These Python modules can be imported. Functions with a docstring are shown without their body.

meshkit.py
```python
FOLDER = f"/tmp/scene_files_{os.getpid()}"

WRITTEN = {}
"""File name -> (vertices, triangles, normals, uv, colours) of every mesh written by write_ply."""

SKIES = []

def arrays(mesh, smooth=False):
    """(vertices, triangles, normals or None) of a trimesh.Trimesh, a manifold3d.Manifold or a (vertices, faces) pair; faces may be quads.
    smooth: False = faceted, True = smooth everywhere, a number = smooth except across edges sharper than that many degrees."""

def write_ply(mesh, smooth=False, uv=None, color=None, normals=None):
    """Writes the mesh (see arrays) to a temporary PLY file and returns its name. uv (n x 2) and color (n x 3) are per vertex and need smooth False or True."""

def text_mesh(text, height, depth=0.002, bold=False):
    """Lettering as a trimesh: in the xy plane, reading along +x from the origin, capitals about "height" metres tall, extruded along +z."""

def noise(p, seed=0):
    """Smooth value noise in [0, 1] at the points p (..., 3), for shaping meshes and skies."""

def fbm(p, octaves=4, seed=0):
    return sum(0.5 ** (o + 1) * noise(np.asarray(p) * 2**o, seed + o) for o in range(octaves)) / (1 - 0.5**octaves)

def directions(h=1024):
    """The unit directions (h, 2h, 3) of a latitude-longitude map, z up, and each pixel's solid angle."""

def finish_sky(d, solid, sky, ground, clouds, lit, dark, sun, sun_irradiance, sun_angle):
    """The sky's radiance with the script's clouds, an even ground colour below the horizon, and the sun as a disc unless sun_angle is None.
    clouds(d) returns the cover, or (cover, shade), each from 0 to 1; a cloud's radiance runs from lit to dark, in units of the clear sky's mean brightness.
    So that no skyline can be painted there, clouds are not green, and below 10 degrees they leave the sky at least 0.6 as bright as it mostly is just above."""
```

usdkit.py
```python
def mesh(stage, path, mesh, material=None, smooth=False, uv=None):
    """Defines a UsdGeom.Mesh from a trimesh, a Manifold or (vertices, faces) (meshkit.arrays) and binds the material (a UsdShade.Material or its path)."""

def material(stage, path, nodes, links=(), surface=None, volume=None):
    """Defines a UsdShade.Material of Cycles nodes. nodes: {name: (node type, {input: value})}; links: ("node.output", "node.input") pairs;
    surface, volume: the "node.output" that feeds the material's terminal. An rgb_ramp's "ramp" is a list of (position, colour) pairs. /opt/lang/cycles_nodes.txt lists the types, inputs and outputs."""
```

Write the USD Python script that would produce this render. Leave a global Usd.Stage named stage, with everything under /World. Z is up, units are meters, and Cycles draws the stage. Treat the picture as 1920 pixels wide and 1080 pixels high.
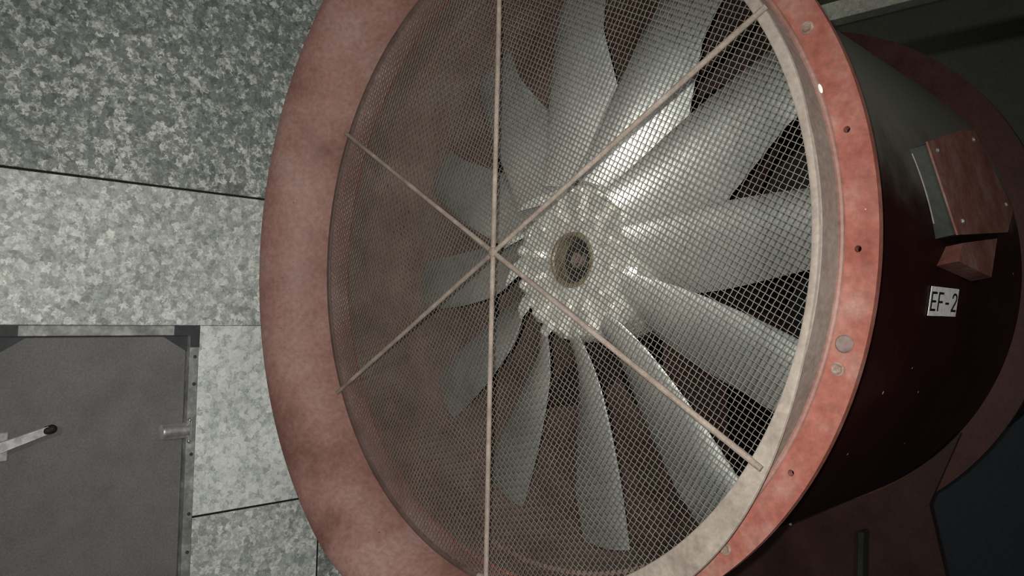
import math, random
import numpy as np, trimesh, shapely
from shapely.geometry import Polygon, Point
import usdkit, meshkit
from pxr import Usd, UsdGeom, UsdLux, UsdShade, Gf, Sdf, Vt

random.seed(7); rng = np.random.default_rng(7)
stage = Usd.Stage.CreateInMemory()
UsdGeom.SetStageUpAxis(stage, UsdGeom.Tokens.z)
UsdGeom.Xform.Define(stage, '/World')
stage.SetDefaultPrim(stage.GetPrimAtPath('/World'))

# ---------------------------------------------------------------- camera, light, exposure
S, H = 0.5, 1.1                     # fan radius in metres, height of the fan axis; fan axis runs along +y, guard at y = 0
def W3(x, y, z): return np.array([S * x, S * y, S * z + H])
CAM = W3(1.69, -1.543, -0.159)
RIGHT, DOWN, FWD = [np.array(v) for v in ((0.69152416, 0.72170767, 0.03053472), (0.00499646, 0.03749121, -0.99928447), (-0.72233605, 0.69118192, 0.02232009))]
cam = UsdGeom.Camera.Define(stage, '/World/camera')
m = Gf.Matrix4d(*[float(v) for row in ((*RIGHT, 0), (*(-DOWN), 0), (*(-FWD), 0), (*CAM, 1)) for v in row])
cam.AddTransformOp().Set(m)
cam.CreateHorizontalApertureAttr(36.0)
cam.CreateVerticalApertureAttr(20.25)
cam.CreateFocalLengthAttr(1390 / 1920 * 36.0)
cam.CreateFStopAttr(0.0)
cam.CreateClippingRangeAttr(Gf.Vec2f(0.02, 200))
cam.CreateExposureAttr(0.0)

# the photographer's lamp: a small torch held just above and left of the lens, its beam centred on the fan
fl = UsdLux.SphereLight.Define(stage, '/World/handheld_torch')
LPOS = CAM - RIGHT * 0.020 - DOWN * 0.016 - FWD * 0.01
aim = FWD + RIGHT * -0.06 + DOWN * 0.10
aim = aim / np.linalg.norm(aim)
lx = np.cross(aim, [0, 0, 1]); lx /= np.linalg.norm(lx); ly = np.cross(lx, aim)
fl.AddTransformOp().Set(Gf.Matrix4d(*[float(v) for row in ((*lx, 0), (*ly, 0), (*(-aim), 0), (*LPOS, 1)) for v in row]))
fl.CreateRadiusAttr(0.005)
fl.CreateIntensityAttr(57000.0)
fl.CreateColorAttr(Gf.Vec3f(1.0, 0.97, 0.90))
sh = UsdLux.ShapingAPI.Apply(fl.GetPrim())
sh.CreateShapingConeAngleAttr(49.0)
sh.CreateShapingConeSoftnessAttr(1.0)
# the room's own lamp, behind and to the right of the photographer, below the ceiling
lamp = UsdLux.SphereLight.Define(stage, '/World/room_lamp')
lamp.AddTranslateOp().Set(Gf.Vec3d(*[float(v) for v in W3(3.5, -3.2, 0.75)]))
lamp.CreateRadiusAttr(0.05)
lamp.CreateIntensityAttr(460.0)
lamp.CreateColorAttr(Gf.Vec3f(1.0, 0.98, 0.93))
dome = UsdLux.DomeLight.Define(stage, '/World/dim_ambient')
dome.CreateIntensityAttr(0.012)
dome.CreateColorAttr(Gf.Vec3f(0.85, 0.95, 1.0))

# ---------------------------------------------------------------- helpers
used = {}
def numbered(parent, name):
    k = (parent, name); n = used.get(k, 0); used[k] = n + 1
    return f'{parent}/{name}' + (f'_{n:03d}' if n else '')
def path(p): return '/World' if p is None else str(p.GetPath())
def tag(pr, label=None, cat=None, group=None, kind=None):
    for k, v in (('label', label), ('category', cat), ('group', group), ('kind', kind)):
        if v: pr.SetCustomDataByKey(k, v)
    return pr
def thing(name, label=None, cat=None, group=None, kind=None, base=(0, 0, 0)):
    x = UsdGeom.Xform.Define(stage, numbered('/World', name))
    x.AddTranslateOp().Set(Gf.Vec3d(*[float(v) for v in base]))
    BASE[str(x.GetPath())] = np.array(base, float)
    return tag(x.GetPrim(), label, cat, group, kind)
BASE = {}
def obj(name, mesh, mat, parent=None, smooth=35, label=None, cat=None, group=None, kind=None):
    """mesh in world coordinates; stored relative to its thing's base"""
    v, f = (np.array(mesh.vertices), np.array(mesh.faces)) if hasattr(mesh, 'faces') else (np.asarray(mesh[0], float), np.asarray(mesh[1], int))
    if f.shape[1] == 4: f = np.vstack([f[:, [0, 1, 2]], f[:, [0, 2, 3]]])
    pp = path(parent)
    root = '/'.join(pp.split('/')[:3])
    v = v - BASE.get(root, np.zeros(3))
    tm = trimesh.Trimesh(v, f, process=False)
    p = usdkit.mesh(stage, numbered(pp, name), tm, mat, smooth=smooth)
    return tag(p.GetPrim(), label, cat, group, kind)
def cat_(ms):
    return trimesh.util.concatenate([trimesh.Trimesh(np.asarray(a.vertices), np.asarray(a.faces), process=False) for a in ms])
def to_world(v):
    v = np.asarray(v, float); return np.c_[v[:, 0] * S, v[:, 1] * S, v[:, 2] * S + H]
def lathe(profile, n=144, closed=True, a0=0.0, a1=2 * math.pi):
    """profile (r, y) in fan radii, revolved about the fan axis; returned in world coordinates"""
    pr = np.asarray(profile, float); full = abs(a1 - a0 - 2 * math.pi) < 1e-6
    ang = np.linspace(a0, a1, n + (0 if full else 1), endpoint=not full)
    k = len(pr)
    v = np.stack([np.outer(np.cos(ang), pr[:, 0]), np.tile(pr[:, 1], (len(ang), 1)), np.outer(np.sin(ang), pr[:, 0])], -1).reshape(-1, 3)
    f = []
    for i in range(n):
        i2 = (i + 1) % len(ang)
        for j in range(k if closed else k - 1):
            j2 = (j + 1) % k
            f.append((i * k + j, i2 * k + j, i2 * k + j2, i * k + j2))
    f = np.array(f)
    t = trimesh.Trimesh(to_world(v), np.vstack([f[:, [0, 1, 2]], f[:, [0, 2, 3]]]), process=True)
    t.merge_vertices(); t.update_faces(t.nondegenerate_faces()); t.fix_normals()
    return t
def box(x0, x1, y0, y1, z0, z1, bev=0.0):
    """box in world metres with small bevel"""
    e = np.array([x1 - x0, y1 - y0, z1 - z0]); c = np.array([x0 + x1, y0 + y1, z0 + z1]) / 2
    if bev <= 0:
        b = trimesh.creation.box(e); b.apply_translation(c); return b
    pts = []
    for sx in (-1, 1):
        for sy in (-1, 1):
            for sz in (-1, 1):
                h = e / 2
                for k in range(3):
                    q = h - bev; q[k] = h[k]; pts.append(q * (sx, sy, sz))
    b = trimesh.Trimesh(np.array(pts)).convex_hull; b.apply_translation(c); return b
def rbox(*a): return box(*[v for v in a[:-1]], bev=a[-1])
def frame_T(origin, ex, ey, ez):
    T = np.eye(4); T[:3, 0], T[:3, 1], T[:3, 2], T[:3, 3] = ex, ey, ez, origin; return T
def prism(poly, depth, T):
    """2-D shapely polygon extruded along local +z by depth, placed with T"""
    e = trimesh.creation.extrude_polygon(poly, depth, engine='earcut'); e.apply_transform(T); e.fix_normals(); return e
def rod(a, b, r, sides=12):
    return trimesh.creation.cylinder(radius=r, segment=[a, b], sections=sides)
def pol(r, deg, y): a = math.radians(deg); return W3(r * math.cos(a), y, r * math.sin(a))
def hexhead(center, axis, across, h):
    c = trimesh.creation.cylinder(radius=across / 2 / math.cos(math.pi / 6), height=h, sections=6)
    d = trimesh.creation.cylinder(radius=across * 0.42, height=h * 0.35, sections=16); d.apply_translation([0, 0, h * 0.6])
    w = trimesh.creation.cylinder(radius=across * 0.8, height=h * 0.25, sections=20); w.apply_translation([0, 0, -h * 0.45])
    mm = cat_([c, d, w]); mm.apply_transform(trimesh.geometry.align_vectors([0, 0, 1], axis)); mm.apply_translation(center); return mm

# ---------------------------------------------------------------- materials
def mat(name, nodes, links, surface='p.BSDF'):
    return usdkit.material(stage, f'/World/Looks/{name}', nodes, links, surface=surface)
UsdGeom.Scope.Define(stage, '/World/Looks')
def blotchy(name, c0, c1, c2=None, scale=9.0, fine=120.0, rough=(0.5, 0.8), metallic=0.0, bump=0.0006, spec=0.4, chips=None, chip_scale=60.0, chip_cut=0.06):
    """paint or metal with large stains (c0-c1), fine grain and, where given, small chips"""
    n = {'g': ('geometry', {}),
         'n': ('noise_texture', {'scale': scale, 'detail': 6.0, 'roughness': 0.62}),
         'f': ('noise_texture', {'scale': fine, 'detail': 3.0, 'roughness': 0.6}),
         'r': ('rgb_ramp', {'ramp': [(0.30, c0), (0.52, c1), (0.72, c2 or c1)]}),
         'fr': ('rgb_ramp', {'ramp': [(0.25, (0.72, 0.72, 0.72)), (0.75, (1.12, 1.12, 1.12))]}),
         'm': ('mix', {'mix_type': 'multiply', 'fac': 1.0}),
         'rr': ('map_range', {'from_min': 0.3, 'from_max': 0.7, 'to_min': rough[0], 'to_max': rough[1], 'clamp': True}),
         'b': ('bump', {'strength': 0.5, 'distance': bump}),
         'p': ('principled_bsdf', {'metallic': metallic, 'specular_ior_level': spec})}
    l = [('g.position', 'n.vector'), ('g.position', 'f.vector'), ('n.fac', 'r.fac'), ('f.fac', 'fr.fac'), ('r.color', 'm.color1'), ('fr.color', 'm.color2'),
         ('n.fac', 'rr.value'), ('rr.result', 'p.roughness'), ('f.fac', 'b.height'), ('b.normal', 'p.normal')]
    if chips:
        n['v'] = ('voronoi_texture', {'scale': chip_scale, 'randomness': 1.0})
        n['vn'] = ('noise_texture', {'scale': chip_scale * 0.35, 'detail': 2.0})
        n['vl'] = ('math', {'math_type': 'less_than', 'value2': chip_cut})
        n['va'] = ('math', {'math_type': 'greater_than', 'value2': 0.60})
        n['vm'] = ('math', {'math_type': 'multiply'})
        n['cm'] = ('mix', {'mix_type': 'mix', 'color2': chips})
        l += [('g.position', 'v.vector'), ('g.position', 'vn.vector'), ('v.distance', 'vl.value1'), ('vn.fac', 'va.value1'), ('vl.value', 'vm.value1'), ('va.value', 'vm.value2'),
              ('vm.value', 'cm.fac'), ('m.color', 'cm.color1'), ('cm.color', 'p.base_color')]
    else:
        l.append(('m.color', 'p.base_color'))
    return mat(name, n, l)
def galvanised(name, dark, mid, light, scale=75.0, rough=(0.34, 0.6), metallic=0.15):
    n = {'g': ('geometry', {}),
         'w': ('noise_texture', {'scale': 130.0, 'detail': 3.0}),
         'mp': ('mix', {'mix_type': 'linear_light', 'fac': 0.010}),
         'v': ('voronoi_texture', {'scale': scale, 'randomness': 1.0}),
         'v2': ('voronoi_texture', {'scale': scale * 2.3, 'randomness': 1.0}),
         's': ('separate_color', {}), 's2': ('separate_color', {}),
         'mx': ('mix_float', {'fac': 0.45}),
         'nz': ('noise_texture', {'scale': scale * 1.5, 'detail': 3.0, 'roughness': 0.6}), 'mz': ('mix_float', {'fac': 0.42}),
         'r': ('rgb_ramp', {'ramp': [(0.26, dark), (0.54, mid), (0.78, light)]}),
         'n': ('noise_texture', {'scale': 3.5, 'detail': 4.0, 'roughness': 0.6}),
         'nr': ('rgb_ramp', {'ramp': [(0.3, (0.74, 0.75, 0.74)), (0.7, (1.1, 1.1, 1.08))]}),
         'm': ('mix', {'mix_type': 'multiply', 'fac': 1.0}),
         'rr': ('map_range', {'from_min': 0.0, 'from_max': 1.0, 'to_min': rough[0], 'to_max': rough[1]}),
         'b': ('bump', {'strength': 0.35, 'distance': 0.0012}),
         'p': ('principled_bsdf', {'metallic': metallic})}
    l = [('g.position', 'w.vector'), ('g.position', 'mp.color1'), ('w.color', 'mp.color2'), ('mp.color', 'v.vector'), ('mp.color', 'v2.vector'), ('v.color', 's.color'), ('v2.color', 's2.color'),
         ('s.r', 'mx.a'), ('s2.r', 'mx.b'), ('mx.result', 'mz.a'), ('g.position', 'nz.vector'), ('nz.fac', 'mz.b'), ('mz.result', 'r.fac'), ('g.position', 'n.vector'), ('n.fac', 'nr.fac'), ('r.color', 'm.color1'), ('nr.color', 'm.color2'), ('m.color', 'p.base_color'),
         ('s.g', 'rr.value'), ('rr.result', 'p.roughness'), ('s.b', 'b.height'), ('b.normal', 'p.normal')]
    return mat(name, n, l)
M = {}
M['galv'] = galvanised('galvanised_sheet', (0.17, 0.19, 0.182), (0.33, 0.36, 0.345), (0.92, 0.96, 0.93))
M['galv_lit'] = galvanised('galvanised_sheet_lit', (0.46, 0.50, 0.49), (0.80, 0.85, 0.83), (0.98, 0.99, 0.99), metallic=0.08)  # brightest copy of the wall sheet, the pool of light held in its colour
M['galv_half_lit'] = galvanised('galvanised_sheet_half_lit', (0.32, 0.345, 0.335), (0.58, 0.62, 0.595), (0.98, 0.99, 0.98), metallic=0.1)  # in-between copy of the same sheet, continuing the painted light gradient
M['galv_dim'] = galvanised('galvanised_channel', (0.42, 0.42, 0.36), (0.55, 0.55, 0.48), (0.7, 0.7, 0.62), scale=120)
M['bell'] = blotchy('dusty_red_bell_paint', (0.175, 0.085, 0.07), (0.285, 0.152, 0.128), (0.34, 0.225, 0.20), scale=7, rough=(0.45, 0.75), chips=(0.08, 0.04, 0.03), chip_scale=45, chip_cut=0.05)
M['flange'] = blotchy('dusty_red_flange_paint', (0.24, 0.068, 0.048), (0.31, 0.11, 0.084), (0.35, 0.205, 0.17), scale=17, rough=(0.5, 0.8), chips=(0.55, 0.48, 0.42), chip_scale=55, chip_cut=0.055)
M['casing'] = mat('dark_maroon_gloss_paint_dusty_on_top', {
    'g': ('geometry', {}), 'n': ('noise_texture', {'scale': 8.0, 'detail': 6.0, 'roughness': 0.62}), 'f': ('noise_texture', {'scale': 130.0, 'detail': 3.0}),
    'r': ('rgb_ramp', {'ramp': [(0.3, (0.012, 0.0022, 0.0016)), (0.55, (0.019, 0.0035, 0.0028)), (0.75, (0.03, 0.010, 0.008))]}),
    's': ('separate_xyz', {}), 'ad': ('math', {'math_type': 'multiply_add', 'value2': 0.35, 'value3': -0.17}), 'a2': ('math', {'math_type': 'add'}),
    'mr': ('map_range', {'range_type': 'smoothstep', 'from_min': 0.12, 'from_max': 0.42, 'to_min': 0.0, 'to_max': 0.9, 'clamp': True}),
    'c': ('mix', {'mix_type': 'mix', 'color2': (0.17, 0.17, 0.14)}), 'v': ('voronoi_texture', {'scale': 22.0}), 'vl': ('math', {'math_type': 'less_than', 'value2': 0.055}),
    'vn': ('noise_texture', {'scale': 9.0}), 'va': ('math', {'math_type': 'greater_than', 'value2': 0.58}), 'vm': ('math', {'math_type': 'multiply'}), 'cc': ('mix', {'color2': (0.5, 0.47, 0.44)}),
    'b': ('bump', {'strength': 0.4, 'distance': 0.0006}), 'p': ('principled_bsdf', {'roughness': 0.55, 'specular_ior_level': 0.16})},
    [('g.position', 'n.vector'), ('g.position', 'f.vector'), ('n.fac', 'r.fac'), ('g.normal', 's.vector'), ('n.fac', 'ad.value1'), ('s.z', 'a2.value1'), ('ad.value', 'a2.value2'), ('a2.value', 'mr.value'),
     ('mr.result', 'c.fac'), ('r.color', 'c.color1'), ('g.position', 'v.vector'), ('v.distance', 'vl.value1'), ('g.position', 'vn.vector'), ('vn.fac', 'va.value1'), ('vl.value', 'vm.value1'), ('va.value', 'vm.value2'),
     ('vm.value', 'cc.fac'), ('c.color', 'cc.color1'), ('cc.color', 'p.base_color'), ('f.fac', 'b.height'), ('b.normal', 'p.normal')])
M['bolt'] = blotchy('dust_covered_bolt', (0.22, 0.15, 0.12), (0.34, 0.24, 0.2), (0.5, 0.45, 0.4), scale=90, rough=(0.3, 0.55), metallic=0.3)
M['stain'] = blotchy('grey_washer', (0.16, 0.11, 0.10), (0.2, 0.15, 0.135), scale=60, rough=(0.5, 0.7))
M['vane'] = blotchy('dim_brown_vane_paint', (0.045, 0.027, 0.022), (0.07, 0.043, 0.036), scale=9, rough=(0.6, 0.8))
M['liner'] = blotchy('brown_red_liner_paint', (0.13, 0.08, 0.065), (0.20, 0.135, 0.11), (0.24, 0.18, 0.155), scale=8, rough=(0.55, 0.85))
M['collar'] = blotchy('dusty_collar_metal', (0.23, 0.195, 0.17), (0.30, 0.255, 0.225), (0.36, 0.31, 0.275), scale=10, rough=(0.5, 0.75), metallic=0.1)
M['ring'] = blotchy('dust_coated_guard_ring', (0.23, 0.19, 0.16), (0.31, 0.265, 0.23), (0.37, 0.325, 0.28), scale=12, rough=(0.55, 0.85))
M['ring_shade'] = blotchy('brown_shaded_ring', (0.07, 0.042, 0.036), (0.11, 0.07, 0.06), scale=14, rough=(0.55, 0.8))  # rim tone darkened to hold the shadow line on the wall side
M['rod'] = blotchy('dusty_guard_rod', (0.20, 0.16, 0.135), (0.29, 0.24, 0.205), (0.39, 0.33, 0.29), scale=30, fine=300, rough=(0.6, 0.9), spec=0.25)
M['wire'] = blotchy('dusty_guard_wire', (0.12, 0.107, 0.093), (0.17, 0.152, 0.134), (0.22, 0.197, 0.175), scale=14, fine=500, rough=(0.6, 0.9), spec=0.25)
# blades: dusty grey-green metal, with root highlights painted in as a paler tone
M['blade'] = mat('cast_aluminium_blade', {
    'g': ('geometry', {}), 'n': ('noise_texture', {'scale': 11.0, 'detail': 6.0, 'roughness': 0.62}), 'f': ('noise_texture', {'scale': 120.0, 'detail': 3.0}),
    'd': ('vector_math', {'math_type': 'subtract', 'vector2': (0.0, 0.0, H)}), 'd2': ('vector_math', {'math_type': 'multiply', 'vector2': (1.0, 0.0, 1.0)}), 'dl': ('vector_math', {'math_type': 'length'}),
    'nn': ('math', {'math_type': 'multiply_add', 'value2': 0.16, 'value3': -0.08}), 'da': ('math', {'math_type': 'add'}),
    'mr': ('map_range', {'range_type': 'smoothstep', 'from_min': 0.27 * S, 'from_max': 0.72 * S, 'to_min': 0.0, 'to_max': 1.0, 'clamp': True}),
    'dust': ('rgb_ramp', {'ramp': [(0.3, (0.24, 0.265, 0.255)), (0.55, (0.34, 0.365, 0.35)), (0.75, (0.40, 0.42, 0.40))]}),
    'c': ('mix', {'color1': (0.80, 0.82, 0.79)}), 'fr': ('rgb_ramp', {'ramp': [(0.25, (0.8, 0.8, 0.8)), (0.75, (1.08, 1.08, 1.08))]}), 'm': ('mix', {'mix_type': 'multiply', 'fac': 1.0}),
    'rr': ('map_range', {'from_min': 0.0, 'from_max': 1.0, 'to_min': 0.42, 'to_max': 0.58}), 'b': ('bump', {'strength': 0.5, 'distance': 0.0004}),
    'p': ('principled_bsdf', {'metallic': 0.55})},
    [('g.position', 'n.vector'), ('g.position', 'f.vector'), ('g.position', 'd.vector1'), ('d.vector', 'd2.vector1'), ('d2.vector', 'dl.vector1'), ('n.fac', 'nn.value1'), ('dl.value', 'da.value1'), ('nn.value', 'da.value2'),
     ('da.value', 'mr.value'), ('n.fac', 'dust.fac'), ('mr.result', 'c.fac'), ('dust.color', 'c.color2'), ('f.fac', 'fr.fac'), ('c.color', 'm.color1'), ('fr.color', 'm.color2'), ('m.color', 'p.base_color'),
     ('mr.result', 'rr.value'), ('rr.result', 'p.roughness'), ('f.fac', 'b.height'), ('b.normal', 'p.normal')])
M['hub'] = blotchy('cast_aluminium_hub', (0.62, 0.62, 0.57), (0.86, 0.86, 0.80), (0.94, 0.94, 0.89), scale=26, rough=(0.2, 0.46), metallic=0.4, bump=0.007, fine=70)
M['brass'] = blotchy('tan_bushing_metal', (0.20, 0.16, 0.10), (0.32, 0.27, 0.18), scale=40, rough=(0.4, 0.6), metallic=0.4)
M['steel'] = blotchy('bare_steel', (0.35, 0.33, 0.31), (0.5, 0.48, 0.45), scale=60, rough=(0.25, 0.45), metallic=0.8)
M['shaft'] = blotchy('oiled_dark_steel', (0.06, 0.058, 0.05), (0.11, 0.105, 0.095), scale=60, rough=(0.4, 0.6), metallic=0.5)
M['motor'] = blotchy('black_motor_enamel', (0.012, 0.012, 0.012), (0.02, 0.02, 0.02), scale=10, rough=(0.5, 0.7))
M['door'] = blotchy('grey_painted_door', (0.13, 0.128, 0.13), (0.17, 0.167, 0.169), (0.195, 0.192, 0.19), scale=9, fine=260, rough=(0.5, 0.7))
M['shade_screw'] = blotchy('dark_grey_shade_and_screw', (0.035, 0.037, 0.042), (0.05, 0.052, 0.057), scale=14, rough=(0.5, 0.7))  # shadow in the door corners painted dark grey; also colours the frame screws
M['frame'] = blotchy('dull_frame_metal', (0.22, 0.225, 0.225), (0.34, 0.345, 0.34), (0.62, 0.63, 0.62), scale=26, rough=(0.4, 0.6), metallic=0.3)
M['chrome'] = blotchy('worn_chrome', (0.7, 0.7, 0.71), (0.9, 0.9, 0.91), scale=50, rough=(0.3, 0.42), metallic=0.85, bump=0.0002)
M['dull_zinc'] = blotchy('dull_zinc_plate', (0.33, 0.33, 0.33), (0.46, 0.46, 0.46), scale=40, rough=(0.4, 0.6), metallic=0.3)
M['rubber'] = blotchy('black_rubber', (0.008, 0.008, 0.008), (0.014, 0.014, 0.014), scale=40, rough=(0.6, 0.8))
M['gap'] = blotchy('dark_joint_filler', (0.006, 0.006, 0.006), (0.01, 0.01, 0.01), scale=40, rough=(0.8, 0.9))
M['box_red'] = blotchy('dusty_red_box_paint', (0.17, 0.06, 0.045), (0.24, 0.095, 0.075), (0.27, 0.17, 0.15), scale=16, rough=(0.5, 0.75))
M['box_grey'] = blotchy('grey_green_box_paint', (0.024, 0.029, 0.026), (0.036, 0.042, 0.037), (0.05, 0.056, 0.05), scale=16, rough=(0.4, 0.6))
M['paper'] = blotchy('white_label_stock', (0.90, 0.89, 0.86), (0.95, 0.94, 0.92), scale=50, rough=(0.5, 0.6), bump=0.0001)
M['ink'] = blotchy('black_label_ink', (0.008, 0.008, 0.008), (0.012, 0.012, 0.012), scale=50, rough=(0.5, 0.6), bump=0.0001)
M['stand'] = blotchy('dark_red_stand_paint', (0.018, 0.005, 0.004), (0.028, 0.008, 0.006), (0.036, 0.014, 0.012), scale=10, rough=(0.5, 0.7), chips=(0.6, 0.55, 0.5), chip_scale=16, chip_cut=0.06)
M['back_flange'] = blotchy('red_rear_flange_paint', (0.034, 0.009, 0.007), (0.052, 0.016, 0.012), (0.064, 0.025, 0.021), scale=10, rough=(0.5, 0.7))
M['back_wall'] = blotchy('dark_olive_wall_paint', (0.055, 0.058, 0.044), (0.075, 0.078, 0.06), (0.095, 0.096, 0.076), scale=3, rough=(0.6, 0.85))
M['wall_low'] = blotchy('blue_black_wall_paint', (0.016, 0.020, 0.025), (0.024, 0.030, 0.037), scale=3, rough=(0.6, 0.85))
M['ceiling'] = blotchy('dark_ceiling_paint', (0.06, 0.06, 0.055), (0.09, 0.09, 0.08), scale=3, rough=(0.6, 0.85))
M['floor'] = blotchy('concrete_floor', (0.05, 0.055, 0.06), (0.085, 0.09, 0.095), scale=4, rough=(0.6, 0.85))

# ---------------------------------------------------------------- room
zc, zf = 1.75 * S + H + 0.03, 0.0
YB = 3.0 * S                                    # back wall
XW = -1.5 * S                                   # left wall face
XR, YF = 2.1, -2.3
def place(name, mesh, m_, kind='structure', parent=None, **k): return obj(name, mesh, m_, parent, kind=kind, **k)
fl_ = thing('floor', kind='structure', label='bare grey concrete floor of the fan room', cat='floor')
obj('slab', box(XW - 0.2, XR, YF, YB + 0.1, zf - 0.08, zf), M['floor'], fl_)
ce_ = thing('ceiling', kind='structure', label='dark painted ceiling over the fan', cat='ceiling')
obj('slab', box(XW - 0.2, XR, YF, YB + 0.1, zc, zc + 0.06), M['ceiling'], ce_)
def zr(v): return v * S + H
wb = thing('wall_back', kind='structure', label='dark olive wall far behind the fan casing', cat='wall')
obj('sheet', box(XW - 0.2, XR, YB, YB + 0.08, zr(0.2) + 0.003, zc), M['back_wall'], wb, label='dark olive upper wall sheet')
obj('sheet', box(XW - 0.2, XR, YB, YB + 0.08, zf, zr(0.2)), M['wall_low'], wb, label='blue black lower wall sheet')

wl = thing('wall_left', kind='structure', label='galvanised sheet metal wall with mottled spangle left of the fan', cat='wall')
g = 0.0022                                       # half of the dark joint between two sheets
t_ = 0.004
def zr(v): return v * S + H
Z1, Z2, Z3 = zr(0.281), zr(-0.288), zr(-1.098)
yd0, yd1 = -1.075 * S, -0.318 * S                # opening of the access door
yc = 0.28 * S
zdb = zr(-2.05)
def sheet(y0, y1, z0, z1, mk='galv', off=0.0, tilt=0.0):
    b = box(XW - t_ + off, XW + off, y0, y1, z0, z1, bev=0.0012)
    return obj('sheet', b, M[mk], wl, smooth=False)
sheet(YF, YB, Z1 + g, zc)
sheet(YF, YB, Z2, Z1 - g, 'galv_half_lit')
sheet(yd1, yc - g, Z3 + g, Z2 - 0.0006, 'galv_lit', 0.0)
sheet(yd1, yc - g, zf, Z3 - g, 'galv_half_lit')
sheet(yc + g, YB, zf, Z2 - 0.0006)
sheet(YF, yd0, zf, Z2 - 0.0006)
sheet(yd0, yd1, zf, zdb)
obj('backing', box(XW - 0.09, XW - t_ - 0.001, YF, YB, Z2 + 0.02, zc), M['gap'], wl)
obj('backing', box(XW - 0.09, XW - t_ - 0.001, yd1 + 0.004, YB, zf, Z2 + 0.02), M['gap'], wl)
obj('backing', box(XW - 0.09, XW - t_ - 0.001, YF, yd0 - 0.004, zf, Z2 + 0.02), M['gap'], wl)

# ---------------------------------------------------------------- access door in the left wall
dr = thing('door_1', kind='structure', label='grey access door with lever handle set in the galvanised wall', cat='door', base=(XW, (yd0 + yd1) / 2, zdb))
fw = 0.019
xj = XW - 0.016                                  # leaf face, set back from the frame
obj('door_leaf', box(xj - 0.03, xj, yd0 + fw, yd1 - fw - 0.001, zdb + fw, Z2 - 0.0235, bev=0.002), M['door'], dr, smooth=False, label='flat grey door leaf')
obj('frame_rail', box(XW - 0.03, XW + 0.0015, yd0, yd1, Z2 - 0.021, Z2 - 0.0005, bev=0.0015), M['frame'], dr, smooth=False)
obj('frame_post', box(XW - 0.03, XW + 0.0015, yd1 - fw, yd1, zdb, Z2 - 0.021, bev=0.0015), M['frame'], dr, smooth=False)
obj('frame_post', box(XW - 0.03, XW + 0.0015, yd0, yd0 + fw, zdb, Z2 - 0.021, bev=0.0015), M['frame'], dr, smooth=False)
obj('frame_rail', box(XW - 0.03, XW + 0.0015, yd0 + fw, yd1 - fw, zdb, zdb + fw, bev=0.0015), M['frame'], dr, smooth=False)
def in_wall(poly, x0, depth): return prism(poly, depth, frame_T((x0, 0, 0), (0, 1, 0), (0, 0, 1), (1, 0, 0)))
for s, ye in ((-1, yd1), (1, yd0)):  # dark plates stand in for shadow in the upper door corners
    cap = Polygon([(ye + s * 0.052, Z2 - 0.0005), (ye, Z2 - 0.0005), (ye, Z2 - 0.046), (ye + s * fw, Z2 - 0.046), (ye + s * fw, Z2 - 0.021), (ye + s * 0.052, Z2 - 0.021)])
    obj('corner_shade', in_wall(cap, XW + 0.0015, 0.0012), M['shade_screw'], dr, smooth=False, label='dark plate standing in for shadow at the frame corner')
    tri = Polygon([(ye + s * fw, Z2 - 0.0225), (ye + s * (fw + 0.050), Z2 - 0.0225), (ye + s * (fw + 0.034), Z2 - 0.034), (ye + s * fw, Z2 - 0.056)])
    obj('corner_shade_wedge', in_wall(tri, xj, 0.003), M['shade_screw'], dr, smooth=False, label='dark triangle standing in for shadow on the leaf corner')
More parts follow.
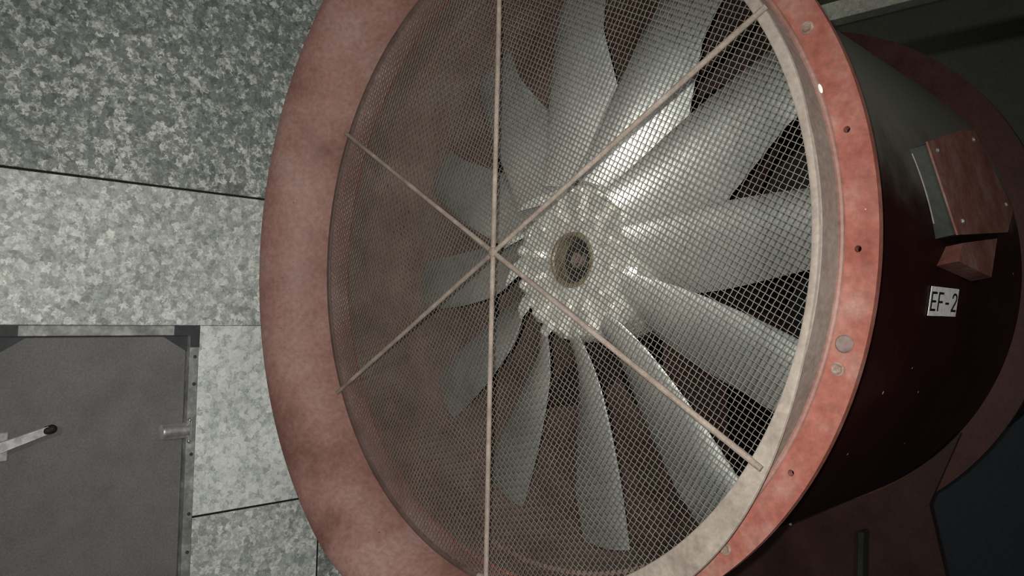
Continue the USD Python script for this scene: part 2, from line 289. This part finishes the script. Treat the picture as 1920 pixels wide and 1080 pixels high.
for zz in (-0.535, -0.83, -1.08, -1.24, -0.42):
    c = (XW + 0.0015, yd1 - fw * 0.42, zr(zz))
    h_ = trimesh.creation.cylinder(radius=0.0036, height=0.003, sections=16); h_.apply_transform(trimesh.geometry.align_vectors([0, 0, 1], [1, 0, 0])); h_.apply_translation(c)
    obj('frame_screw', h_, M['shade_screw'], dr)
# roller latch on the frame: a stubby chrome barrel lying on the leaf, held by a flanged plate
zl = zr(-0.727)
yl0, yl1 = -0.462 * S, -0.352 * S
prof = [(0.0, 0.0), (0.011, 0.0), (0.0155, 0.003), (0.0165, 0.008), (0.0165, yl1 - yl0), (0.0, yl1 - yl0)]
br_ = trimesh.creation.revolve(np.array(prof), sections=28)
br_.apply_transform(trimesh.geometry.align_vectors([0, 0, 1], [0, 1, 0])); br_.apply_translation((XW - 0.002, yl0, zl))
lt = obj('roller_latch', br_, M['chrome'], dr, smooth=40, label='chrome roller latch on the door frame')
pl = rbox(XW + 0.0015, XW + 0.009, yl1 - 0.001, yl1 + 0.006, zl - 0.028, zl + 0.027, 0.002)
obj('latch_plate', pl, M['chrome'], lt, smooth=False)
for dz in (-0.022, 0.022):
    k_ = trimesh.creation.icosphere(2, 0.0042); k_.apply_translation((XW + 0.009, yl1 + 0.0005, zl + dz)); obj('plate_screw', k_, M['steel'], lt)
# lever handle on its plate
hp0, hp1 = -1.062 * S, -0.980 * S
hd = obj('handle_plate', rbox(xj, xj + 0.006, hp0, hp1, zr(-0.785), zr(-0.678), 0.002), M['dull_zinc'], dr, smooth=False, label='pale zinc handle plate')
a_, b_ = np.array([xj + 0.034, -1.03 * S, zr(-0.722)]), np.array([xj + 0.034, -0.868 * S, zr(-0.672)])
dv = (b_ - a_) / np.linalg.norm(b_ - a_); up = np.cross([1, 0, 0], dv)
lev = Polygon([(0, -0.0105), (0.0, 0.0075), (np.linalg.norm(b_ - a_), 0.0075), (np.linalg.norm(b_ - a_) + 0.003, 0.0), (np.linalg.norm(b_ - a_), -0.0065)])
lm_ = prism(lev, 0.009, frame_T(a_, dv, np.cross(np.array([1., 0, 0]), dv), (1, 0, 0)))
ax_ = rod((xj + 0.004, a_[1] + 0.006, a_[2] + 0.001), (xj + 0.036, a_[1] + 0.006, a_[2] + 0.001), 0.009)
obj('lever', cat_([lm_, ax_]), M['chrome'], hd, smooth=20, label='chrome lever of the handle')
tp = trimesh.creation.capsule(height=0.008, radius=0.0082, count=[12, 12]); tp.apply_transform(trimesh.geometry.align_vectors([0, 0, 1], dv)); tp.apply_translation(b_ + dv * 0.001 + np.array([0.0045, 0, 0]))
obj('lever_tip', tp, M['rubber'], hd, label='black rubber tip of the lever')

# ---------------------------------------------------------------- the fan
fan = thing('axial_fan', 'large red tube axial fan with twelve bare metal blades behind the wire guard', 'fan', base=(0, 0, H))
N = 192
obj('casing', lathe([(1.0, 0.10), (1.02, 0.10), (1.02, 1.70), (1.0, 1.70)], N), M['casing'], fan, label='dark maroon cylindrical casing')
obj('casing_liner', lathe([(0.985, 0.20), (0.9965, 0.195), (0.9965, 0.094), (0.9995, 0.094), (0.9995, 1.70), (0.985, 1.70)], N), M['liner'], fan, label='brown dusty inside of the casing')
NB = 25
hole_pos = [(-0.9 + k * 360 / NB, 1.053) for k in range(NB)]
def flange_ring(r0, r1, y0, th, holes, hr):
    ang = np.linspace(0, 2 * math.pi, N, endpoint=False)
    P = Polygon(np.c_[r1 * np.cos(ang), r1 * np.sin(ang)], [np.c_[r0 * np.cos(ang), r0 * np.sin(ang)]])
    for a, r in holes:
        P = P.difference(Point(r * math.cos(math.radians(a)), r * math.sin(math.radians(a))).buffer(hr, 6))
    e = trimesh.creation.extrude_polygon(P, th, engine='earcut')
    v = np.array(e.vertices); e = trimesh.Trimesh(to_world(np.c_[v[:, 0], y0 + th - v[:, 2], v[:, 1]]), e.faces, process=False); e.fix_normals(); return e
bolted = {1, 2 + 0, 23, 24}
holes = [h for k, h in enumerate(hole_pos) if k in (0, 1, 23)]
ff = obj('front_flange', flange_ring(1.0, 1.096, 0.092, 0.022, holes, 0.0075), M['flange'], fan, smooth=False, label='dusty red bolted front flange')
for k, (a, r) in enumerate(hole_pos):
    if k in (0, 1, 23) or abs((a + 180) % 360 - 180) > 65: continue
    obj('flange_bolt', hexhead(pol(r, a, 0.092) - np.array([0, 0.003, 0]), (0, -1, 0), 0.0095, 0.005), M['bolt'], ff)
wsh = lathe([(0.0, 0.0), (0.017, 0.0), (0.020, 0.003), (0.020, 0.006), (0.0, 0.006)], 24); wv = np.array(wsh.vertices) - W3(0, 0, 0)
obj('washer', trimesh.Trimesh(wv + pol(1.052, -12.2, 0.0875), wsh.faces, process=False), M['stain'], ff, label='large grey washer on the flange')
# bead of weld and sealant where the guard collar meets the flange
bead = [(1.019 + 0.0075 * math.cos(t), 0.090 + 0.006 * math.sin(t)) for t in np.linspace(0, 2 * math.pi, 8, endpoint=False)]
obj('weld_bead', lathe(bead, N), M['bell'], ff, label='pale weld bead around the flange')
sp = trimesh.creation.icosphere(2, 0.006); sp.apply_scale([0.38, 0.25, 1.0]); sp.apply_transform(trimesh.transformations.rotation_matrix(-math.radians(19), [0, 1, 0])); sp.apply_translation(pol(1.027, 19.6, 0.083))
obj('bare_spot', sp, M['paper'], ff, label='pale scraped spot on the weld bead')
obj('rear_flange', flange_ring(1.0, 1.125, 1.68, 0.03, [], 0.01), M['back_flange'], fan, smooth=False, label='dark red rear flange of the casing')

# inlet bell: rises from the flange on the wall side, flares out and towards the viewer, its lip cut on a slant
def smooth01(t): t = np.clip(t, 0, 1); return t * t * (3 - 2 * t)
phis = np.radians(np.linspace(62, 298, 150)); K = 22
def bell_pt(ph, s, off):
    d = abs((math.degrees(ph) + 180) % 360 - 180)
    w = float(smooth01((d - 60) / 62.0))
    ro, yo = 1.096 + w * (1.207 - 1.096), 0.092 + w * (-0.2 - 0.092)
    ri, yi = 1.035 + 0.0 * w, 0.092
    t = s * math.pi / 2
    # quarter of an ellipse: leaves along the axis, ends turned outwards
    r = ri + (ro - ri) * (1 - math.cos(t)) ; y = yi + (yo - yi) * math.sin(t)
    if abs(yo - yi) < 1e-6: y = yi
    nr, ny = math.cos(t), math.sin(t)            # normal away from the air stream
    return (r + off * nr, y + off * ny)
rows = []
for ph in phis:
    col = [bell_pt(ph, s, 0.0) for s in np.linspace(0, 1, K)]
    r1, y1 = col[-1]
    lip = [(r1 + 0.004, y1 + 0.002), (r1 + 0.0055, y1 + 0.007), (r1 + 0.003, y1 + 0.012)]
    back = [bell_pt(ph, s, 0.012) for s in np.linspace(1, 0, K)]
    rows.append([(r * math.cos(ph), y, r * math.sin(ph)) for r, y in col + lip + back])
V = np.array(rows); nk = V.shape[1]; V = V.reshape(-1, 3); F = []
for i in range(len(phis) - 1):
    for j in range(nk):
        j2 = (j + 1) % nk; F.append((i * nk + j, (i + 1) * nk + j, (i + 1) * nk + j2, i * nk + j2))
F = np.array(F)
bt = trimesh.Trimesh(to_world(V), np.vstack([F[:, [0, 1, 2]], F[:, [0, 2, 3]]]), process=False)
bt.fix_normals()
obj('inlet_bell', bt, M['bell'], fan, smooth=50, label='dusty red flared inlet bell on the wall side')

# blades
def le(r): return math.radians(-14.17) - 0.227 * (r - .6) + 0.047 * (r - .6) ** 2, 0.391 + 0.203 * (r - .6) - 0.034 * (max(0.0, 0.47 - r) / 0.2) ** 2
def te(r): return math.radians(-37.1) + 0.537 * (r - .6) - 0.706 * (r - .6) ** 2, max(0.494 - 0.216 * (r - .6), 0.391 + 0.203 * (r - .6) + 0.012)
def blade(k):
    rs = np.linspace(0.272, 0.978, 26); ns = 15
    ss = 0.5 * (1 - np.cos(np.linspace(0, math.pi, ns)))
    rings = []
    for r in rs:
        (pl, yl), (pt, yt) = le(r), te(r)
        e = np.array([r * (pt - pl), yt - yl]); c = np.linalg.norm(e); e /= c
        n = np.array([e[1], -e[0]]);
        if n[1] > 0: n = -n
        up, lo = [], []
        for s in ss:
            b = np.array([r * pl, yl]) + e * c * s
            camb = 0.085 * c * ((2 * 0.33 * s - s * s) / 0.33 ** 2 if s < 0.33 else (1 - 0.66 + 0.66 * s - s * s) / 0.67 ** 2)
            th = (0.15 - 0.05 * (r - .25)) * c * (1.4845 * math.sqrt(s) - 0.63 * s - 1.758 * s * s + 1.4215 * s ** 3 - 0.5075 * s ** 4) + 0.0015
            up.append(b + n * (camb + th / 2)); lo.append(b + n * (camb - th / 2))
        ring = up + lo[::-1]
        a = 30 * k * math.pi / 180
        rings.append([(r * math.cos(q[0] / r + a), q[1], r * math.sin(q[0] / r + a)) for q in ring])
    R = np.array(rings); m_ = R.shape[1]; f = []
    for i in range(len(rs) - 1):
        for j in range(m_):
            j2 = (j + 1) % m_; f.append((i * m_ + j, i * m_ + j2, (i + 1) * m_ + j2, (i + 1) * m_ + j))
    f = np.array(f); tris = [f[:, [0, 1, 2]], f[:, [0, 2, 3]]]
    last = (len(rs) - 1) * m_
    tris.append(np.array([(last, last + j, last + j + 1) for j in range(1, m_ - 1)])); tris.append(np.array([(0, j + 1, j) for j in range(1, m_ - 1)]))
    t = trimesh.Trimesh(to_world(R.reshape(-1, 3)), np.vstack(tris), process=False); t.fix_normals(); return t
for k in range(12):
    obj('blade', blade(k), M['blade'], fan, smooth=40)
# hub: a cast drum with a recessed bushing, radial clamps and their bolts
hub_prof = [(0.098, 0.352), (0.125, 0.360), (0.17, 0.362), (0.225, 0.356), (0.262, 0.366), (0.280, 0.392), (0.284, 0.43), (0.284, 0.60), (0.27, 0.615), (0.0, 0.615), (0.0, 0.42), (0.078, 0.42), (0.082, 0.37), (0.088, 0.355)]
hub = obj('hub', lathe(hub_prof, 96), M['hub'], fan, smooth=30, label='cast metal hub with bolted blade clamps')
obj('bushing', lathe([(0.078, 0.415), (0.080, 0.352), (0.085, 0.346), (0.094, 0.347), (0.099, 0.358), (0.09, 0.40)], 64), M['brass'], hub, label='tan bushing ring around the shaft hole')
obj('shaft_end', lathe([(0.0, 0.378), (0.028, 0.378), (0.034, 0.386), (0.034, 0.43), (0.0, 0.43)], 32), M['shaft'], hub, label='dark shaft end')
obj('shaft_bolt', hexhead(W3(0, 0.372, 0), (0, -1, 0), 0.016, 0.006), M['stain'], hub)
obj('hub_bore', lathe([(0.036, 0.405), (0.077, 0.405), (0.077, 0.43), (0.036, 0.43)], 48), M['motor'], hub, label='dark bore around the shaft')
for k in range(12):
    a = 21 + 30 * k
    er = np.array([math.cos(math.radians(a)), 0, math.sin(math.radians(a))]); et = np.array([-er[2], 0, er[0]])
    pts = []
    for (r, hw, y) in ((0.135, 0.014, 0.357), (0.150, 0.017, 0.342), (0.245, 0.021, 0.340), (0.272, 0.017, 0.362)):
        for s in (-1, 1):
            for yy, sc in ((y, 0.72), (0.385, 1.25)):
                pts.append(to_world([r * er + s * hw * sc * et + np.array([0, yy, 0])])[0])
    obj('blade_clamp', trimesh.Trimesh(np.array(pts)).convex_hull, M['hub'], hub, smooth=False)
    for r in (0.175, 0.236):
        obj('clamp_bolt', hexhead(pol(r, a, 0.336), (0, -1, 0), 0.012, 0.005), M['hub'], hub)
    a2 = a - 15
    bl_ = trimesh.creation.icosphere(2, 0.010); bl_.apply_scale([1, 0.6, 1]); bl_.apply_translation(pol(0.245, a2, 0.360)); obj('rivet', bl_, M['hub'], hub)
obj('motor', lathe([(0.0, 0.66), (0.20, 0.66), (0.27, 0.70), (0.28, 0.76), (0.28, 1.40), (0.25, 1.46), (0.0, 1.46)], 64), M['motor'], fan, label='dark motor body behind the hub')
for k in range(7):
    a = 15 + k * 360 / 7
    er = np.array([math.cos(math.radians(a)), 0, math.sin(math.radians(a))]); et = np.array([-er[2], 0, er[0]])
    pts = [to_world([r * er + s * 0.008 * et + np.array([0, y, 0])])[0] for r in (0.27, 0.986) for s in (-1, 1) for y in (0.9, 1.35)]
    obj('guide_vane', trimesh.Trimesh(np.array(pts)).convex_hull, M['vane'], fan, smooth=False)

# ---------------------------------------------------------------- wire guard in front of the fan
gd = thing('wire_guard', 'round wire mesh guard with three crossed rods over the fan inlet', 'fan guard', base=(0, 0, H))
obj('collar', lathe([(1.009, 0.006), (1.013, 0.006), (1.0145, 0.089), (1.009, 0.089)], N), M['collar'], gd, label='dusty sheet collar carrying the guard')
obj('collar_lining', lathe([(1.005, 0.006), (1.0088, 0.006), (1.0088, 0.089), (1.005, 0.089)], N), M['bell'], gd, label='pinkish inside of the collar')
def ring_out(d):
    d = (d + 180) % 360 - 180
    base = 1.012 + 0.010 * float(smooth01((d - 8) / 16)) * (1 if 0 < d < 90 else 0)
    low = float(smooth01((-d - 8) / 45)) * float(1 - smooth01((-d - 58) / 34)) if d < 0 else 0.0
    return base + 0.062 * low
ang = np.linspace(0, 360, 360, endpoint=False); prof_n = 8; V = []
for d in ang:
    a = math.radians(d); ro = ring_out(d); ri = 0.992
    P = [(ri, 0.002), (ri + 0.002, -0.004), (ri + 0.006, -0.0065), (ro - 0.006, -0.0065), (ro - 0.002, -0.005), (ro, 0.0), (ro - 0.002, 0.005), (ri + 0.003, 0.005)]
    V += [(r * math.cos(a), y, r * math.sin(a)) for r, y in P]
V = to_world(V)
def ring_part(name, sel, mk, label):
    F = np.array([(i * 8 + j, ((i + 1) % 360) * 8 + j, ((i + 1) % 360) * 8 + (j + 1) % 8, i * 8 + (j + 1) % 8) for i in range(360) if sel(i) for j in range(8)])
    rg = trimesh.Trimesh(V, np.vstack([F[:, [0, 1, 2]], F[:, [0, 2, 3]]]), process=False); rg.remove_unreferenced_vertices()
    if rg.volume < 0: rg.invert()
    obj(name, rg, M[mk], gd, label=label)
ring_part('guard_ring', lambda i: i < 75 or i >= 268, 'ring', 'flat dust coated rim of the guard')
ring_part('guard_ring', lambda i: 75 <= i < 268, 'ring_shade', 'rim of the guard on the wall side with a shadow line in its brown colour')
rot = 0.717
def bent_rod(a):
    e = np.array([math.cos(math.radians(a)), 0, math.sin(math.radians(a))])
    ts = np.linspace(-1.028, 1.028, 60); pts = to_world([e * t + np.array([0, -0.0105 - 0.0015 * math.sin(3 * t + a), 0]) for t in ts])
    rr = 0.0078 * S; sd = 10; t = (pts[-1] - pts[0]); t /= np.linalg.norm(t)
    b1 = np.array([0, 1.0, 0]); b2 = np.cross(t, b1); V = []
    for i, p in enumerate(pts):
        r_ = rr * (1 + 0.10 * (meshkit.noise(np.array([[i * 0.9, a, 0]]))[0] - 0.5))
        V += [p + r_ * (math.cos(q) * b1 + math.sin(q) * b2) for q in np.linspace(0, 2 * math.pi, sd, endpoint=False)]
    f = np.array([(i * sd + j, i * sd + (j + 1) % sd, (i + 1) * sd + (j + 1) % sd, (i + 1) * sd + j) for i in range(len(pts) - 1) for j in range(sd)])
    tr = np.vstack([f[:, [0, 1, 2]], f[:, [0, 2, 3]], [(0, j + 1, j) for j in range(1, sd - 1)], [((len(pts) - 1) * sd, (len(pts) - 1) * sd + j, (len(pts) - 1) * sd + j + 1) for j in range(1, sd - 1)]])
    m_ = trimesh.Trimesh(np.array(V), tr, process=False); m_.fix_normals(); return m_
for a in (30, 90, 150):
    obj('rod', bent_rod(a + rot), M['rod'], gd)
cb = trimesh.creation.icosphere(3, 0.0085); cb.apply_scale([1, 0.7, 1]); cb.apply_translation(W3(0, -0.012, 0))
obj('centre_weld', cb, M['rod'], gd)
# square woven mesh, joined into one part: wires are only a few pixels thick
PITCH, RW = 0.01442, 0.00148
def woven():
    Vs, Fs, n0 = [], [], 0
    half = int(0.994 / PITCH)
    for fam, deg in ((0, -28.2), (1, 61.2)):
        u = np.array([math.cos(math.radians(deg)), 0, math.sin(math.radians(deg))]); w = np.array([-u[2], 0, u[0]])
        for i in range(-half, half + 1):
            off = i * PITCH + float(rng.normal(0, 0.00045))
            L = 0.994 ** 2 - off * off
            if L <= 0.0004: continue
            L = math.sqrt(L); ns = int(L / PITCH) + 1
            k = np.arange(-ns, ns + 1); t = np.clip(k * PITCH, -L, L)
            y = (0.0014 * np.where((k + i + fam) % 2 == 0, 1, -1)) + 0.0
            bow = 0.0018 * np.sin(t * 2.2 + i * 0.35) * math.sin(i * 0.23 + fam)
            c = t[:, None] * u + (off + bow)[:, None] * w + y[:, None] * np.array([0, 1, 0])
            q = np.array([(1, 1), (1, -1), (-1, -1), (-1, 1)]) * 0.58 * RW * (1 + float(rng.normal(0, 0.07)))
            v = (c[:, None, :] + q[None, :, 0, None] * w + q[None, :, 1, None] * np.array([0, 1.0, 0])).reshape(-1, 3)
            a, b = np.meshgrid(np.arange(len(t) - 1), np.arange(4), indexing='ij')
            f = np.stack([a * 4 + b, a * 4 + (b + 1) % 4, (a + 1) * 4 + (b + 1) % 4, (a + 1) * 4 + b], -1).reshape(-1, 4) + n0
            Vs.append(v); Fs.append(f); n0 += len(v)
    return to_world(np.vstack(Vs)), np.vstack(Fs)
obj('wire_mesh', woven(), M['wire'], gd, smooth=True, kind='stuff', label='square woven wire mesh')

# ---------------------------------------------------------------- things on and around the casing
al = math.radians(12); nrm = np.array([math.cos(al), 0, math.sin(al)]); uu = np.array([-math.sin(al), 0, math.cos(al)])
def on_plane(poly, d0, depth):                 # polygon in (y, u) of the plane tangent to the casing at 12 degrees
    P = Polygon([(y * S, u * S) for y, u in poly])
    o = d0 * S * nrm + np.array([0, 0, H])
    return prism(P, depth * S, frame_T(o, (0, 1, 0), uu, nrm))
tb_ = thing('terminal_box', 'dusty red junction box with grey sides fixed on the casing above the white label', 'junction box', base=W3(1.02, 0.9, 0.2))
outline = [(0.61, 0.09), (1.0, 0.20), (1.15, 0.225), (1.32, 0.08), (1.42, -0.01), (1.27, -0.10), (0.70, -0.16)]
inner = [(y * 0.96 + 0.04, u * 0.97) for y, u in outline]
keep_out = trimesh.creation.cylinder(radius=1.0206 * S, segment=[W3(0, 0.3, 0), W3(0, 1.66, 0)], sections=192)
def seated(mesh):
    return trimesh.boolean.difference([mesh, keep_out], engine='manifold')
obj('box_body', seated(on_plane(inner, 0.99, 0.073)), M['box_grey'], tb_, smooth=False, label='grey green box body')
cv = obj('box_cover', on_plane(outline, 1.063, 0.005), M['box_red'], tb_, smooth=False, label='dusty red cover')
for y, u in ((0.68, 0.075), (1.1, 0.185), (1.33, 0.0), (0.77, -0.115)):
    obj('cover_screw', hexhead(nrm * S * 1.0695 + uu * u * S + np.array([0, y * S, H]), nrm, 0.008, 0.003), M['steel'], cv)
arc_pts = [pol(1.0232, 12 + math.degrees(math.asin((0.085 - 0.2 * q) / 1.02)), 0.623 + 0.074 * q) for q in np.linspace(0.05, 1, 9)]
obj('edge_weld', cat_([rod(arc_pts[i], arc_pts[i + 1], 0.0011, 6) for i in range(8)]), M['collar'], tb_, label='pale scraped edge where the box meets the casing')
obj('conduit_fitting', seated(on_plane([(0.80, -0.17), (1.2, -0.122), (1.02, -0.258), (0.72, -0.228)], 0.995, 0.055)), M['box_red'], tb_, smooth=False, label='red fitting below the cover')
a6 = math.radians(-6.4); n6 = np.array([math.cos(a6), 0, math.sin(a6)]); u6 = np.array([-math.sin(a6), 0, math.cos(a6)])
lb = thing('equipment_label', 'small white label lettered EF-2 on the side of the red casing', 'label', base=W3(1.02, 0.8, -0.11))
lw, lh = 0.245 * S, 0.082 * S
T6 = frame_T(n6 * S * 1.0215 + np.array([0, 0.805 * S, H]), (0, 1, 0), u6, n6)
obj('plate', prism(Polygon([(-lw / 2, -lh / 2), (lw / 2, -lh / 2), (lw / 2, lh / 2), (-lw / 2, lh / 2)]), 0.0008, T6), M['paper'], lb, smooth=False)
tx = meshkit.text_mesh('EF-2', lh * 0.66, depth=0.0005)
b = tx.bounds; tx.apply_translation([-(b[0, 0] + b[1, 0]) / 2, -(b[0, 1] + b[1, 1]) / 2, 0.0007 - b[0, 2]])
tx.apply_scale([lw * 0.93 / (b[1, 0] - b[0, 0]), 1, 1]); tx.apply_transform(T6)
obj('lettering', tx, M['ink'], lb, smooth=False, label='black letters EF-2')

sd = thing('fan_stand', 'dark red plate stand carrying the rear of the fan casing', 'fan stand', base=W3(0, 1.66, -1.2))
arc = [(1.03 * math.cos(a), 1.03 * math.sin(a)) for a in np.radians(np.linspace(-145, -35, 40))]
pp_ = Polygon(arc + [(0.74, -0.88), (0.84, -1.3), (1.0, -2.2), (-1.0, -2.2), (-0.84, -1.3), (-0.74, -0.88)])
stand_mesh = prism(Polygon([(x * S, z * S) for x, z in pp_.exterior.coords]), 0.012, frame_T((0, 1.655 * S, H), (1, 0, 0), (0, 0, 1), (0, -1, 0)))
obj('saddle_plate', stand_mesh, M['stand'], sd, smooth=False)
for x in (-0.51, 0.51):
    obj('gusset_rib', box(x * S - 0.006, x * S + 0.006, 1.655 * S - 0.045, 1.655 * S - 0.012, zr(-2.2), zr(-1.03), bev=0.002), M['motor'], sd, smooth=False, label='black stiffening rib')
obj('base_plate', box(-0.52, 0.52, 1.56 * S, 1.78 * S, zf, 0.012, bev=0.003), M['stand'], sd, smooth=False)

dd = thing('discharge_duct', 'dark round duct running from the rear flange to the back wall', 'duct', base=W3(0, 1.72, 0))
obj('duct_wall', lathe([(0.985, 1.712), (1.0, 1.712), (1.0, 2.99), (0.985, 2.99)], 96), M['motor'], dd)
obj('duct_flange', lathe([(1.0, 1.712), (1.10, 1.712), (1.10, 1.735), (1.0, 1.735)], 96), M['back_flange'], dd, smooth=False)

st = thing('strut_channel', 'galvanised strut channel spanning above the far end of the fan', 'strut channel', base=W3(0, 1.9, 1.26))
zs0, zs1, ys = zr(1.222), zr(1.308), 1.9 * S
chan = [(-0.012, 0.0), (0.041, 0.0), (0.041, 0.0)]
obj('channel_web', box(XW + 0.002, 1.05, ys, ys + 0.003, zs0, zs1, bev=0.001), M['galv_dim'], st, smooth=False)
obj('channel_side', box(XW + 0.002, 1.05, ys + 0.003, ys + 0.041, zs0, zs0 + 0.003), M['galv_dim'], st, smooth=False)
obj('channel_side', box(XW + 0.002, 1.05, ys + 0.003, ys + 0.041, zs1 - 0.003, zs1), M['galv_dim'], st, smooth=False)
for x in (-0.6, 0.75):
    obj('hanger_rod', rod((x, ys + 0.02, zs1 - 0.004), (x, ys + 0.02, zc + 0.005), 0.005), M['steel'], st)
